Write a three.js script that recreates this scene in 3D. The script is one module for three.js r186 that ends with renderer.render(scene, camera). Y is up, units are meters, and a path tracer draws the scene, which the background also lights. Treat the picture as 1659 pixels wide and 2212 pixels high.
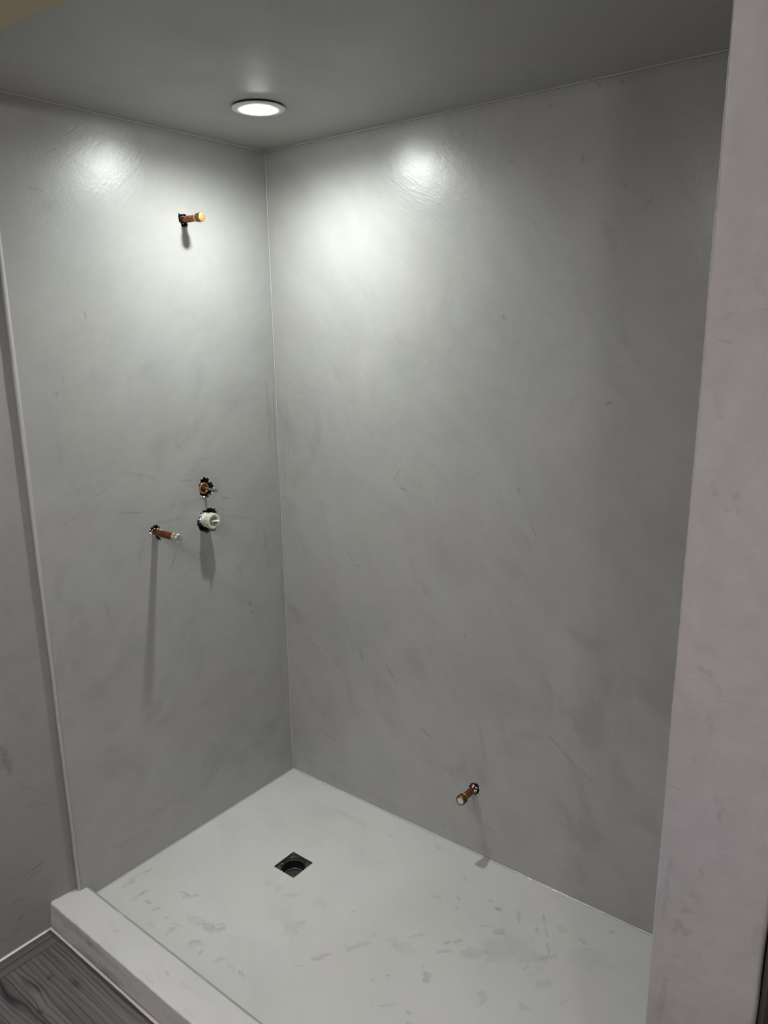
import * as THREE from 'three';
import { RectAreaLightUniformsLib } from 'three/addons/lights/RectAreaLightUniformsLib.js';
import { mergeGeometries } from 'three/addons/utils/BufferGeometryUtils.js';

// ------------------------------------------------------------------ camera, sky, lights, exposure
const scene = new THREE.Scene();
scene.background = new THREE.Color(0x000000);               // a closed room: no sky is seen
const camera = new THREE.PerspectiveCamera(2 * Math.atan(1106 / 1638.16) * 180 / Math.PI, 1659 / 2212, 0.05, 30);
camera.rotation.order = 'YXZ';
camera.rotation.set(-13.516 * Math.PI / 180, 38.432 * Math.PI / 180, -0.778 * Math.PI / 180);
camera.position.set(2.0101, 1.7148, 1.9177);
const renderer = new THREE.WebGLRenderer({ antialias: true });
renderer.toneMapping = THREE.LinearToneMapping;
renderer.toneMappingExposure = 1.0;
renderer.shadowMap.enabled = true;

const SHOWER = { at: [0.373, 2.3, 0.372], tint: [0.955, 1.0, 0.965], beam: 0.8, beamAngle: 40, spill: 5.7, spillAngle: 86, glow: 120 };
const BATH = { tint: [1.0, 0.96, 0.985], beamAngle: 80, glow: 40 };
const BATH_AT = [ // place, strength of the downward beam, strength of the light let out all round
  { at: [0.47, 2.26, 1.76], beam: 3.6, around: 0.0, say: 'round downlight in the bathroom ceiling, the one nearest the left wall' },
  { at: [1.12, 2.26, 2.05], beam: 5.4, around: 1.0, say: 'round downlight in the bathroom ceiling, the middle one of three' },
  { at: [2.45, 2.26, 2.3], beam: 1.0, around: 2.2, say: 'added round downlight in the bathroom ceiling, the one farthest from the left wall' },  // third lamp, added to brighten the wall end at right
];

// ------------------------------------------------------------------ helpers
function seeded(n) { let a = n >>> 0; return () => { a = (a + 0x6d2b79f5) | 0; let t = Math.imul(a ^ (a >>> 15), 1 | a); t = (t + Math.imul(t ^ (t >>> 7), 61 | t)) ^ t; return ((t ^ (t >>> 14)) >>> 0) / 4294967296; }; }
const PERM = new Uint8Array(512), GX = new Float32Array(256), GY = new Float32Array(256);
{ const r = seeded(7); const p = [...Array(256).keys()]; for (let i = 255; i > 0; i--) { const j = Math.floor(r() * (i + 1)); [p[i], p[j]] = [p[j], p[i]]; }
  for (let i = 0; i < 512; i++) PERM[i] = p[i & 255]; for (let i = 0; i < 256; i++) { const a = r() * 6.2832; GX[i] = Math.cos(a); GY[i] = Math.sin(a); } }
function noise(x, y) {                                       // gradient noise, about -1 to 1
  const fx = Math.floor(x), fy = Math.floor(y), X = fx & 255, Y = fy & 255, u = x - fx, v = y - fy;
  const a = PERM[X + PERM[Y]], b = PERM[X + 1 + PERM[Y]], c = PERM[X + PERM[Y + 1]], d = PERM[X + 1 + PERM[Y + 1]];
  const s = u * u * u * (u * (u * 6 - 15) + 10), t = v * v * v * (v * (v * 6 - 15) + 10);
  const n0 = GX[a] * u + GY[a] * v, n1 = GX[b] * (u - 1) + GY[b] * v, n2 = GX[c] * u + GY[c] * (v - 1), n3 = GX[d] * (u - 1) + GY[d] * (v - 1);
  return 1.45 * (n0 + s * (n1 - n0) + t * ((n2 + s * (n3 - n2)) - (n0 + s * (n1 - n0))));
}
const fbm = (x, y, o = 4) => { let s = 0, a = 0.5; for (let i = 0; i < o; i++) { s += a * noise(x, y); x = x * 2.03 + 11.3; y = y * 2.03 + 5.7; a *= 0.5; } return s; };
const smooth = (a, b, x) => { const t = Math.min(1, Math.max(0, (x - a) / (b - a))); return t * t * (3 - 2 * t); };
const toSRGB = (l) => 255 * (l <= 0.0031308 ? 12.92 * l : 1.055 * Math.pow(Math.max(l, 0), 1 / 2.4) - 0.055);

const used = new Map();
function numbered(n) { const k = used.get(n) ?? 0; used.set(n, k + 1); return k ? n + '_' + String(k).padStart(3, '0') : n; }
function shade(o) { o.traverse((m) => { if (m.isMesh) { m.castShadow = true; m.receiveShadow = true; } }); return o; }
function mesh(name, geometry, material, parent) {
  const m = new THREE.Mesh(geometry, material); m.castShadow = m.receiveShadow = true;
  m.name = parent ? name : numbered(name); (parent ?? scene).add(m); return m;
}
function struct(name, geometry, material, label) { const m = mesh(name, geometry, material); m.userData.kind = 'structure'; if (label) m.userData.label = label; return m; }
function thing(name, label, category, position, group) {
  const o = new THREE.Group(); o.name = numbered(name); o.position.set(...position); o.userData = { label, category }; if (group) o.userData.group = group; scene.add(o); return o;
}
const plain = (r, g, b, rough, metal = 0, more = {}) => new THREE.MeshPhysicalMaterial({ color: new THREE.Color().setRGB(r, g, b), roughness: rough, metalness: metal, ...more });
function dataTexture(data, w, h, srgb) {
  const t = new THREE.DataTexture(data, w, h, THREE.RGBAFormat, THREE.UnsignedByteType);
  if (srgb) t.colorSpace = THREE.SRGBColorSpace;
  t.magFilter = THREE.LinearFilter; t.minFilter = THREE.LinearMipmapLinearFilter; t.generateMipmaps = true; t.needsUpdate = true; return t;
}

// Trowelled microcement over a sheet W x H metres whose corner lies at (s0, t0): colour, relief and gloss share one set of noises; marks are the stains and trowel dents
function cement({ s0, t0, W, H, px, seed, base, marks = [], slant = -0.9, cloud = 1, stain = 1, rough = 0.32, relief = 0.0011, coat = 0, mottle = 1, hue = 1, streaks = 1, scatter = 0, grain = 1 }) {
  const w = Math.round(W * px), h = Math.round(H * px), tone = new Float32Array(w * h), bump = new Float32Array(w * h), col = new Uint8Array(w * h * 4), tex = new Uint8Array(w * h * 4);
  const cs = Math.cos(slant), sn = Math.sin(slant), o = seed * 17.31, rnd = seeded(seed * 991 + 3);
  for (let j = 0; j < h; j++) for (let i = 0; i < w; i++) {
    const s = s0 + (i + 0.5) / px, t = t0 + (j + 0.5) / px, k = j * w + i;
    const wx = 0.08 * noise(s * 3 + o, t * 3), wy = 0.08 * noise(s * 3, t * 3 + o);
    const a = (s + wx) * cs + (t + wy) * sn, b = -(s + wx) * sn + (t + wy) * cs;
    const big = fbm((s + wx) * 2.1 + o, (t + wy) * 2.1, 4), mid = fbm(a * 5 + o, b * 13, 3), fine = fbm(s * 34 + o, t * 34, 2), hair = noise(a * 16 + o, b * 150), dots = noise(s * 260 + o, t * 260);
    const ridge = Math.pow(1 - Math.abs(noise(a * 6 + o + 40, b * 10)), 8) * smooth(0.05, 0.5, noise(s * 2.7 + o, t * 2.7 + 9));
    const smudge = smooth(0.1, 0.55, fbm(a * 6 + 0.6 * big + o + 60, b * 9 + 0.9 * big, 4) + 0.4 * noise(s * 1.7 + o, t * 1.7 + 33) - 0.1 * t);
    tone[k] = 1 + cloud * (0.10 * big + 0.055 * streaks * mid - 0.035 * streaks * ridge - 0.075 * streaks * smudge) + 0.024 * fine * cloud * mottle + 0.012 * hair * streaks + 0.010 * dots * grain;
    bump[k] = 0.5 + 0.20 * mid + 0.20 * fbm(s * 24 + o, t * 24, 3) + 0.09 * hair + 0.06 * dots + 0.08 * ridge + 0.05 * noise(s * 110 + o, t * 110);
  }
  const all = marks.slice();
  for (let q = 0; q < scatter; q++) { const s = s0 + rnd() * W, t = t0 + rnd() * H, a = slant + 1.57 + (rnd() - 0.5) * 1.4, l = 0.004 + 0.03 * rnd() * rnd(); all.push([s, t, s + l * Math.cos(a), t + l * Math.sin(a), 0.0008 + 0.0022 * rnd() * rnd(), 0.15 + 0.3 * rnd()]); }
  for (const [ax, ay, bx, by, r, strength] of all) {
    const m = r * 2.2 + 0.003, i0 = Math.max(0, Math.floor((Math.min(ax, bx) - m - s0) * px)), i1 = Math.min(w - 1, Math.ceil((Math.max(ax, bx) + m - s0) * px));
    const j0 = Math.max(0, Math.floor((Math.min(ay, by) - m - t0) * px)), j1 = Math.min(h - 1, Math.ceil((Math.max(ay, by) + m - t0) * px)), dx = bx - ax, dy = by - ay, ll = dx * dx + dy * dy + 1e-9, f = 0.55 / Math.max(r, 0.002);
    for (let j = j0; j <= j1; j++) for (let i = i0; i <= i1; i++) {
      const s = s0 + (i + 0.5) / px, t = t0 + (j + 0.5) / px, e = Math.min(1, Math.max(0, ((s - ax) * dx + (t - ay) * dy) / ll)), d = Math.hypot(s - ax - e * dx, t - ay - e * dy);
      const along = Math.hypot(dx, dy) > 2.5 * r ? 0.45 + 0.55 * Math.sin(Math.PI * (0.12 + 0.82 * e)) : 1, edge = d / along + r * (1.5 * fbm(s * f + o, t * f, 3) + 0.35 * noise(s * f * 5, t * f * 5 + o)), v = (1 - smooth(r * 0.45, r * 1.15, edge)) * (0.75 + 0.35 * noise(s * f * 2 + 30, t * f * 2));
      if (v > 0) { const k = j * w + i; tone[k] *= 1 - 0.56 * stain * strength * v; bump[k] -= (r < 0.006 ? 0.22 : 0.05) * strength * v; }
    }
  }
  for (let k = 0; k < w * h; k++) {
    const s = s0 + ((k % w) + 0.5) / px, t = t0 + (Math.floor(k / w) + 0.5) / px, tn = tone[k], warm = 0.022 * hue * fbm(s * 3.3 + o + 70, t * 3.3, 3), green = 0.008 * hue * noise(s * 4.1 + o, t * 4.1 + 20);
    col[4 * k] = toSRGB(base[0] * tn * (1 + warm)); col[4 * k + 1] = toSRGB(base[1] * tn * (1 + green)); col[4 * k + 2] = toSRGB(base[2] * tn * (1 - warm * 0.4)); col[4 * k + 3] = 255;
    const gloss = rough + 0.10 * fbm(s * 5 + o + 9, t * 5, 3) + 0.08 * (1 - tn);
    tex[4 * k] = 255 * Math.min(1, Math.max(0, bump[k])); tex[4 * k + 1] = 255 * Math.min(1, Math.max(0.285, gloss)); tex[4 * k + 2] = 0; tex[4 * k + 3] = 255;
  }
  const map = dataTexture(col, w, h, true), aux = dataTexture(tex, w, h, false);
  const m = new THREE.MeshPhysicalMaterial({ map, bumpMap: aux, bumpScale: relief, roughnessMap: aux, roughness: 1, metalness: 0, clearcoat: coat, clearcoatRoughness: 0.3 });
  m.userData.sheet = [s0, t0, W, H]; return m;
}
// uv of a geometry from two of its own coordinates, laid on the sheet of the cement it wears
function lay(g, m, a = 0, b = 1) {
  const [s0, t0, W, H] = m.userData.sheet, p = g.attributes.position, uv = new Float32Array(p.count * 2);
  for (let i = 0; i < p.count; i++) { uv[2 * i] = (p.getComponent(i, a) - s0) / W; uv[2 * i + 1] = (p.getComponent(i, b) - t0) / H; }
  g.setAttribute('uv', new THREE.BufferAttribute(uv, 2)); return g;
}
const P2 = (x, y) => new THREE.Vector2(x, y);
// a sheet with ragged holes, depth towards -z
function slab(x0, y0, x1, y1, depth, holes) {
  const s = new THREE.Shape([P2(x0, y0), P2(x1, y0), P2(x1, y1), P2(x0, y1)]);
  for (const h of holes) s.holes.push(new THREE.Path(h.map(([x, y]) => P2(x, y))));
  const g = new THREE.ExtrudeGeometry(s, { depth, bevelEnabled: false }); g.translate(0, 0, -depth); return g;
}
// outline with torn edges: midpoints pushed about
function ragged(points, seed, amount) {
  let pts = points; const r = seeded(seed);
  for (let pass = 0; pass < 3; pass++) { const out = []; const am = amount / (1 + pass); pts.forEach(([x, y], i) => { const [u, v] = pts[(i + 1) % pts.length]; out.push([x, y], [(x + u) / 2 + (r() - 0.5) * am, (y + v) / 2 + (r() - 0.5) * am]); }); pts = out; }
  return pts;
}
// a cross-section (closed list of [p, q]) swept along an axis in many steps; offset(i, along) moves each profile point
function sweep(profile, from, to, steps, place, offset = () => [0, 0], meters = null) {
  const n = profile.length, pos = [], uv = [], idx = []; let arc = [0];
  for (let i = 0; i < n; i++) { const a = profile[i], b = profile[(i + 1) % n]; arc.push(arc[i] + Math.hypot(b[0] - a[0], b[1] - a[1])); }
  for (let k = 0; k <= steps; k++) { const l = from + (to - from) * k / steps; for (let i = 0; i <= n; i++) { const [p, q] = profile[i % n], [dp, dq] = offset(i % n, l); pos.push(...place(p + dp, q + dq, l)); if (meters) uv.push((l - meters[0]) / meters[2], (arc[i] + meters[4] - meters[1]) / meters[3]); else uv.push(l, arc[i]); } }
  for (let k = 0; k < steps; k++) for (let i = 0; i < n; i++) { const a = k * (n + 1) + i, b = a + n + 1; idx.push(a, b, a + 1, b, b + 1, a + 1); }
  const caps = [0, steps].map((k) => k * (n + 1)), tri = THREE.ShapeUtils.triangulateShape(profile.map(([p, q]) => P2(p, q)), []);
  for (const [c, base] of caps.entries()) for (const [a, b, d] of tri) { if (c === 0) idx.push(base + a, base + b, base + d); else idx.push(base + a, base + d, base + b); }
  const g = new THREE.BufferGeometry(); g.setAttribute('position', new THREE.Float32BufferAttribute(pos, 3)); g.setAttribute('uv', new THREE.Float32BufferAttribute(uv, 2)); g.setIndex(idx);
  const v = (i) => new THREE.Vector3().fromArray(pos, 3 * i), e0 = v(0).sub(v(n + 1)); // orientation: flip when the first face looks into the profile
  const c = new THREE.Vector3(); for (let i = 0; i < n; i++) c.add(v(i)); c.divideScalar(n);
  let sign = 0; for (let i = 0; i < n; i++) { const A = v(i), B = v(n + 1 + i), D = v(i + 1); sign += B.clone().sub(A).cross(D.clone().sub(A)).dot(A.clone().sub(c)); }
  if (sign < 0) { for (let i = 0; i < idx.length; i += 3) [idx[i + 1], idx[i + 2]] = [idx[i + 2], idx[i + 1]]; g.setIndex(idx); }
  g.computeVertexNormals(); return g;
}
const box = (x0, y0, z0, x1, y1, z1) => new THREE.BoxGeometry(x1 - x0, y1 - y0, z1 - z0).translate((x0 + x1) / 2, (y0 + y1) / 2, (z0 + z1) / 2);
const lathe = (points, seg = 48) => new THREE.LatheGeometry(points.map(([x, y]) => P2(x, y)), seg);
const ahead = (g) => g.rotateX(Math.PI / 2);                 // a lathe's y axis becomes +z (out of the wall)
// broken crumbs strewn around points [x, y, z, size]
function crumbs(spots, seed) {
  const r = seeded(seed), parts = [];
  for (const [x, y, z, size] of spots) {
    const g = new THREE.IcosahedronGeometry(size, 0), p = g.attributes.position, key = new Map();
    for (let i = 0; i < p.count; i++) { const k = [0, 1, 2].map((c) => Math.round(p.getComponent(i, c) * 1e5)).join(); if (!key.has(k)) key.set(k, 0.55 + 0.9 * r()); const f = key.get(k); p.setXYZ(i, p.getX(i) * f, p.getY(i) * f, p.getZ(i) * f * 0.6); }
    g.rotateX(r() * 6).rotateY(r() * 6).rotateZ(r() * 6).translate(x, y, z); g.computeVertexNormals(); parts.push(g);
  }
  return mergeGeometries(parts);
}
function rimSpots(outline, seed, n, lo, hi, spread) {
  const r = seeded(seed), out = [];
  for (let k = 0; k < n; k++) { const f = r() * outline.length, i = Math.floor(f), [x, y] = outline[i], [u, v] = outline[(i + 1) % outline.length], e = f - i; out.push([x + (u - x) * e + (r() - 0.5) * spread, y + (v - y) * e + (r() - 0.5) * spread, 0.0015 - r() * 0.008, lo + (hi - lo) * r() * r()]); }
  return out;
}

// ------------------------------------------------------------------ where the surfaces are stained, dented or holed (metres on each surface: from, to, radius, strength)
const leftMarks = [[0.014, 1.498, 0.017, 1.229, 0.003, 0.5], [0.031, 1.45, 0.027, 1.366, 0.003, 0.4], [0.044, 1.549, 0.039, 1.318, 0.008, 0.25], [0.717, 1.773, 0.714, 1.754, 0.004, 0.5], [0.826, 1.571, 0.825, 1.537, 0.002, 0.4], [0.831, 1.557, 0.817, 1.558, 0.002, 0.4], [0.804, 1.599, 0.802, 1.58, 0.002, 0.5], [0.182, 0.758, 0.178, 0.743, 0.005, 0.7], [0.18, 0.72, 0.167, 0.711, 0.005, 0.6], [0.663, 1.185, 0.594, 1.174, 0.004, 0.35], [0.279, 1.099, 0.144, 1.063, 0.008, 0.2], [0.486, 1.001, 0.504, 0.963, 0.003, 0.7], [0.488, 1.04, 0.484, 1, 0.004, 0.25], [0.222, 0.901, 0.205, 0.857, 0.003, 0.45], [0.595, 1.088, 0.619, 1.019, 0.013, 0.18], [0.637, 1.308, 0.534, 1.27, 0.008, 0.2], [0.44, 1.247, 0.399, 1.245, 0.005, 0.35], [0.54, 1.129, 0.432, 1.125, 0.005, 0.3], [0.473, 1.177, 0.237, 1.119, 0.025, 0.14], [0.364, 1.266, 0.301, 1.079, 0.058, 0.16], [0.564, 1.058, 0.289, 0.977, 0.038, 0.12], [0.447, 1.361, 0.426, 1.354, 0.006, 0.3], [0.274, 1.163, 0.234, 1.154, 0.005, 0.35], [0.74, 0.91, 0.738, 0.872, 0.004, 0.3], [0.398, 1.301, 0.282, 1.309, 0.005, 0.2], [0.749, 0.928, 0.728, 0.831, 0.011, 0.12], [0.092, 1, 0.068, 0.852, 0.01, 0.2], [0.014, 0.838, 0.015, 0.652, 0.011, 0.25], [0.046, 0.624, 0.041, 0.233, 0.013, 0.15], [0.169, 0.231, 0.02, 0.244, 0.01, 0.2], [0.31, 0.182, 0.171, 0.193, 0.013, 0.15], [0.655, 0.143, 0.481, 0.156, 0.015, 0.13], [0.799, 0.105, 0.66, 0.093, 0.01, 0.15], [0.883, 0.982, 0.82, 0.905, 0.026, 0.1], [0.779, 2.174, 0.754, 2.187, 0.004, 0.3], [0.84, 2.082, 0.803, 2.079, 0.007, 0.3], [0.894, 0.652, 0.774, 0.633, 0.037, 0.08], [0.877, 1.37, 0.804, 1.413, 0.025, 0.06], [0.743, 1.255, 0.705, 1.262, 0.005, 0.2], [0.845, 1.186, 0.799, 1.211, 0.005, 0.2], [0.81, 1.301, 0.799, 1.312, 0.003, 0.25]];
const backMarks = [[0.552, 1.215, 0.582, 1.213, 0.003, 0.7], [0.983, 1.269, 0.986, 1.252, 0.004, 0.6], [1.025, 1.168, 1.045, 1.132, 0.003, 0.5], [0.326, 0.96, 0.346, 0.93, 0.003, 0.5], [0.35, 0.921, 0.384, 0.914, 0.003, 0.4], [0.629, 0.387, 0.687, 0.361, 0.004, 0.55], [1.114, 0.517, 1.187, 0.461, 0.006, 0.35], [1.187, 0.461, 1.254, 0.418, 0.008, 0.2], [0.367, 0.609, 0.383, 0.56, 0.005, 0.45], [0.11, 0.583, 0.166, 0.556, 0.005, 0.35], [0.244, 0.54, 0.266, 0.505, 0.003, 0.5], [0.492, 0.572, 0.532, 0.524, 0.008, 0.4], [0.636, 0.917, 0.677, 0.868, 0.003, 0.35], [0.647, 0.884, 0.662, 0.868, 0.003, 0.4], [0.131, 0.223, 0.245, 0.191, 0.003, 0.45], [0.087, 0.133, 0.15, 0.105, 0.003, 0.35], [0.229, 0.134, 0.282, 0.103, 0.003, 0.3], [0.027, 0.687, 0.067, 0.663, 0.015, 0.3], [0.104, 0.671, 0.053, 0.631, 0.009, 0.2], [0.807, 0.767, 0.814, 0.759, 0.004, 0.5], [1.231, 1.517, 1.248, 1.525, 0.005, 0.5], [0.921, 1.746, 0.926, 1.736, 0.005, 0.6], [1.227, 2.28, 1.231, 2.275, 0.005, 0.5], [1.159, 2.298, 1.176, 2.276, 0.004, 0.35], [1.032, 2.258, 1.052, 2.261, 0.004, 0.4], [0.932, 2.143, 0.946, 2.139, 0.005, 0.4], [1.136, 2.126, 1.141, 2.119, 0.006, 0.4], [1.243, 2.054, 1.256, 2.043, 0.005, 0.4], [1.309, 2, 1.315, 2.008, 0.005, 0.3], [1.005, 1.992, 1.02, 1.958, 0.002, 0.4], [1.201, 1.968, 1.229, 1.9, 0.017, 0.2], [1.124, 0.538, 1.124, 0.538, 0.005, 0.3], [0.869, 0.468, 0.892, 0.352, 0.009, 0.2], [0.042, 0.427, 0.183, 0.295, 0.044, 0.12], [0.414, 0.443, 0.677, 0.263, 0.051, 0.1], [0.073, 0.056, 0.577, 0.02, 0.027, 0.1], [0.735, 0.267, 0.808, 0.294, 0.022, 0.15], [0.781, 0.249, 0.913, 0.367, 0.058, 0.1], [0.89, 0.23, 0.942, 0.214, 0.003, 0.25], [0.874, 0.12, 0.932, 0.11, 0.003, 0.4], [0.728, 0.045, 0.74, 0.043, 0.004, 0.5], [0.055, 1.483, 0.051, 1.249, 0.003, 0.3], [0.027, 1.332, 0.025, 1.143, 0.005, 0.2], [0.202, 0.748, 0.479, 0.498, 0.061, 0.07], [0.891, 0.588, 1.271, 0.618, 0.044, 0.06], [0.585, 1.071, 0.817, 0.959, 0.062, 0.06], [0.533, 1.474, 0.623, 1.392, 0.035, 0.05], [0.436, 1.394, 0.55, 1.409, 0.027, 0.08], [1.166, 1.041, 1.25, 0.991, 0.032, 0.06], [0.886, 1.545, 0.962, 1.522, 0.015, 0.12], [0.777, 1.39, 0.859, 1.369, 0.008, 0.12], [0.106, 0.926, 0.185, 0.887, 0.031, 0.1], [0.812, 1.266, 0.876, 1.315, 0.008, 0.1], [0.56, 1.283, 0.53, 1.234, 0.004, 0.25], [0.694, 1.194, 0.703, 1.187, 0.005, 0.2], [1.152, 0.608, 1.274, 0.561, 0.026, 0.08]];
const floorMarks = [[1.046, 0.179, 1.054, 0.177, 0.007, 0.8], [1.105, 0.151, 1.128, 0.185, 0.006, 0.5], [1.171, 0.115, 1.188, 0.143, 0.004, 0.6], [1.199, 0.159, 1.224, 0.191, 0.004, 0.4], [1.178, 0.176, 1.191, 0.19, 0.006, 0.5], [1.23, 0.207, 1.252, 0.241, 0.005, 0.4], [1.246, 0.262, 1.27, 0.239, 0.013, 0.4], [0.997, 0.384, 1.002, 0.372, 0.006, 0.6], [1.019, 0.362, 1.025, 0.349, 0.006, 0.6], [1, 0.422, 1.029, 0.395, 0.007, 0.45], [1.011, 0.505, 1.026, 0.521, 0.01, 0.6], [0.993, 0.489, 0.998, 0.492, 0.004, 0.4], [0.767, 0.56, 0.789, 0.571, 0.004, 0.3], [0.789, 0.571, 0.822, 0.511, 0.011, 0.3], [0.815, 0.491, 0.813, 0.474, 0.005, 0.3], [1.047, 0.268, 1.063, 0.252, 0.009, 0.35], [1.084, 0.251, 1.101, 0.254, 0.013, 0.45], [1.113, 0.327, 1.186, 0.271, 0.055, 0.25], [1.066, 0.375, 1.099, 0.354, 0.02, 0.3], [1.166, 0.471, 1.185, 0.492, 0.012, 0.35], [0.731, 0.657, 0.758, 0.615, 0.009, 0.4], [0.738, 0.655, 0.747, 0.646, 0.005, 0.4], [0.864, 0.466, 0.886, 0.484, 0.013, 0.25], [0.932, 0.574, 0.937, 0.572, 0.004, 0.6], [0.9, 0.43, 0.928, 0.395, 0.006, 0.35], [0.9, 0.468, 0.925, 0.471, 0.022, 0.2], [0.868, 0.249, 0.88, 0.245, 0.008, 0.4], [0.929, 0.21, 0.933, 0.212, 0.005, 0.6], [1.011, 0.159, 1.017, 0.163, 0.006, 0.4], [0.947, 0.248, 0.951, 0.249, 0.004, 0.6], [1.045, 0.633, 1.053, 0.634, 0.005, 0.5], [1.065, 0.659, 1.072, 0.66, 0.005, 0.5], [0.976, 0.662, 1.003, 0.637, 0.005, 0.35], [0.908, 0.61, 0.913, 0.61, 0.004, 0.5], [0.948, 0.661, 0.95, 0.66, 0.003, 0.6], [1.22, 0.334, 1.226, 0.313, 0.004, 0.45], [1.286, 0.348, 1.292, 0.339, 0.016, 0.3], [1.235, 0.129, 1.245, 0.139, 0.013, 0.25], [1.303, 0.139, 1.313, 0.144, 0.011, 0.3], [1.357, 0.054, 1.362, 0.059, 0.006, 0.5], [1.349, 0.375, 1.366, 0.327, 0.004, 0.25], [1.273, 0.434, 1.282, 0.441, 0.014, 0.3], [1.318, 0.191, 1.382, 0.182, 0.037, 0.12], [0.483, 0.533, 0.521, 0.499, 0.007, 0.35], [0.61, 0.58, 0.615, 0.565, 0.009, 0.3], [0.534, 0.592, 0.623, 0.593, 0.048, 0.1], [0.702, 0.454, 0.707, 0.446, 0.005, 0.35], [0.596, 0.484, 0.614, 0.482, 0.019, 0.15], [0.116, 0.802, 0.123, 0.777, 0.007, 0.6], [0.12, 0.825, 0.12, 0.805, 0.01, 0.3], [0.159, 0.805, 0.179, 0.805, 0.006, 0.6], [0.204, 0.82, 0.218, 0.797, 0.006, 0.6], [0.209, 0.716, 0.239, 0.709, 0.005, 0.6], [0.234, 0.723, 0.266, 0.694, 0.01, 0.4], [0.399, 0.756, 0.432, 0.748, 0.017, 0.45], [0.41, 0.738, 0.427, 0.72, 0.005, 0.3], [0.328, 0.761, 0.363, 0.758, 0.019, 0.25], [0.401, 0.829, 0.426, 0.802, 0.005, 0.4], [0.409, 0.832, 0.425, 0.819, 0.015, 0.25], [0.459, 0.838, 0.458, 0.824, 0.006, 0.5], [0.515, 0.83, 0.529, 0.803, 0.009, 0.35], [0.594, 0.81, 0.62, 0.814, 0.005, 0.55], [0.559, 0.813, 0.575, 0.81, 0.009, 0.2], [0.32, 0.843, 0.319, 0.826, 0.008, 0.4], [0.308, 0.811, 0.332, 0.806, 0.004, 0.35], [0.26, 0.811, 0.277, 0.807, 0.004, 0.4], [0.251, 0.854, 0.262, 0.854, 0.009, 0.2], [0.043, 0.804, 0.044, 0.779, 0.012, 0.3], [0.039, 0.729, 0.047, 0.706, 0.006, 0.35], [0.033, 0.772, 0.047, 0.711, 0.008, 0.2], [0.411, 0.523, 0.445, 0.516, 0.016, 0.2], [0.594, 0.232, 0.648, 0.225, 0.005, 0.2], [0.307, 0.099, 0.473, 0.109, 0.011, 0.22], [0.57, 0.1, 0.592, 0.102, 0.008, 0.2], [0.539, 0.215, 0.555, 0.221, 0.006, 0.25], [0.737, 0.047, 0.755, 0.057, 0.008, 0.35], [0.891, 0.118, 0.907, 0.137, 0.005, 0.4], [0.572, 0.609, 0.625, 0.614, 0.019, 0.2]];
const sideMarks = [[1.069, 0.177, 1.022, 0.183, 0.005, 0.5], [1.065, 0.162, 1.028, 0.165, 0.004, 0.4], [1.081, 0.105, 1.162, 0.113, 0.004, 0.35], [1.099, 0.053, 1.119, 0.046, 0.005, 0.5], [1.133, 0.018, 1.109, 0.014, 0.005, 0.4], [1.174, 0.019, 1.162, 0.007, 0.006, 0.3], [1.093, 0.56, 1.081, 0.526, 0.015, 0.5], [1.093, 0.597, 1.086, 0.55, 0.011, 0.4], [1.074, 0.478, 1.001, 0.409, 0.005, 0.2], [1.045, 0.387, 0.992, 0.366, 0.008, 0.2], [1.044, 1.012, 1.011, 0.975, 0.017, 0.1], [1.053, 0.742, 1.014, 0.64, 0.027, 0.1], [1.023, 0.115, 0.991, 0.077, 0.02, 0.12]];
const kerbMarks = [[0.204, 0.956, 0.206, 0.948, 0.004, 0.5], [0.235, 0.959, 0.243, 0.957, 0.008, 0.4], [0.471, 0.957, 0.489, 0.961, 0.005, 0.6], [0.53, 0.953, 0.574, 0.956, 0.009, 0.25], [0.104, 1.012, 0.11, 1.012, 0.003, 0.6], [0.615, 1.003, 0.65, 1.001, 0.007, 0.3], [0.266, 1.007, 0.309, 1.005, 0.011, 0.25], [0.415, 1.003, 0.484, 1.007, 0.009, 0.2]];
const nibMarks = [[1.722, 1.854, 1.717, 1.841, 0.004, 0.4], [1.723, 1.843, 1.726, 1.853, 0.002, 0.35], [1.743, 1.697, 1.757, 1.693, 0.003, 0.35], [1.744, 1.723, 1.759, 1.729, 0.003, 0.3], [1.779, 1.73, 1.798, 1.733, 0.002, 0.3], [1.714, 1.839, 1.718, 1.843, 0.002, 0.2], [1.744, 1.628, 1.751, 1.606, 0.006, 0.2], [1.75, 1.519, 1.752, 1.508, 0.006, 0.3], [1.766, 1.493, 1.77, 1.49, 0.003, 0.4], [1.777, 1.507, 1.78, 1.513, 0.003, 0.4], [1.781, 1.493, 1.782, 1.488, 0.003, 0.35], [1.755, 1.275, 1.771, 1.263, 0.006, 0.35], [1.778, 1.255, 1.784, 1.243, 0.004, 0.2], [1.744, 1.305, 1.768, 1.298, 0.01, 0.15], [1.779, 0.979, 1.782, 0.968, 0.003, 0.5], [1.768, 0.941, 1.781, 0.92, 0.007, 0.25], [1.76, 0.902, 1.776, 0.902, 0.006, 0.35], [1.755, 0.875, 1.769, 0.867, 0.007, 0.4], [1.75, 0.857, 1.759, 0.87, 0.004, 0.35], [1.756, 0.82, 1.776, 0.819, 0.005, 0.2], [1.787, 0.842, 1.789, 0.839, 0.002, 0.3], [1.859, 0.932, 1.858, 0.879, 0.007, 0.25], [1.769, 1.212, 1.775, 1.186, 0.006, 0.25], [1.791, 1.095, 1.797, 1.062, 0.006, 0.25], [1.801, 1.085, 1.794, 1.061, 0.005, 0.2], [1.746, 0.773, 1.741, 0.694, 0.005, 0.3], [1.738, 0.976, 1.735, 0.873, 0.004, 0.35], [1.781, 1.818, 1.791, 1.807, 0.004, 0.2], [1.775, 1.768, 1.787, 1.747, 0.005, 0.2]];
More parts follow.
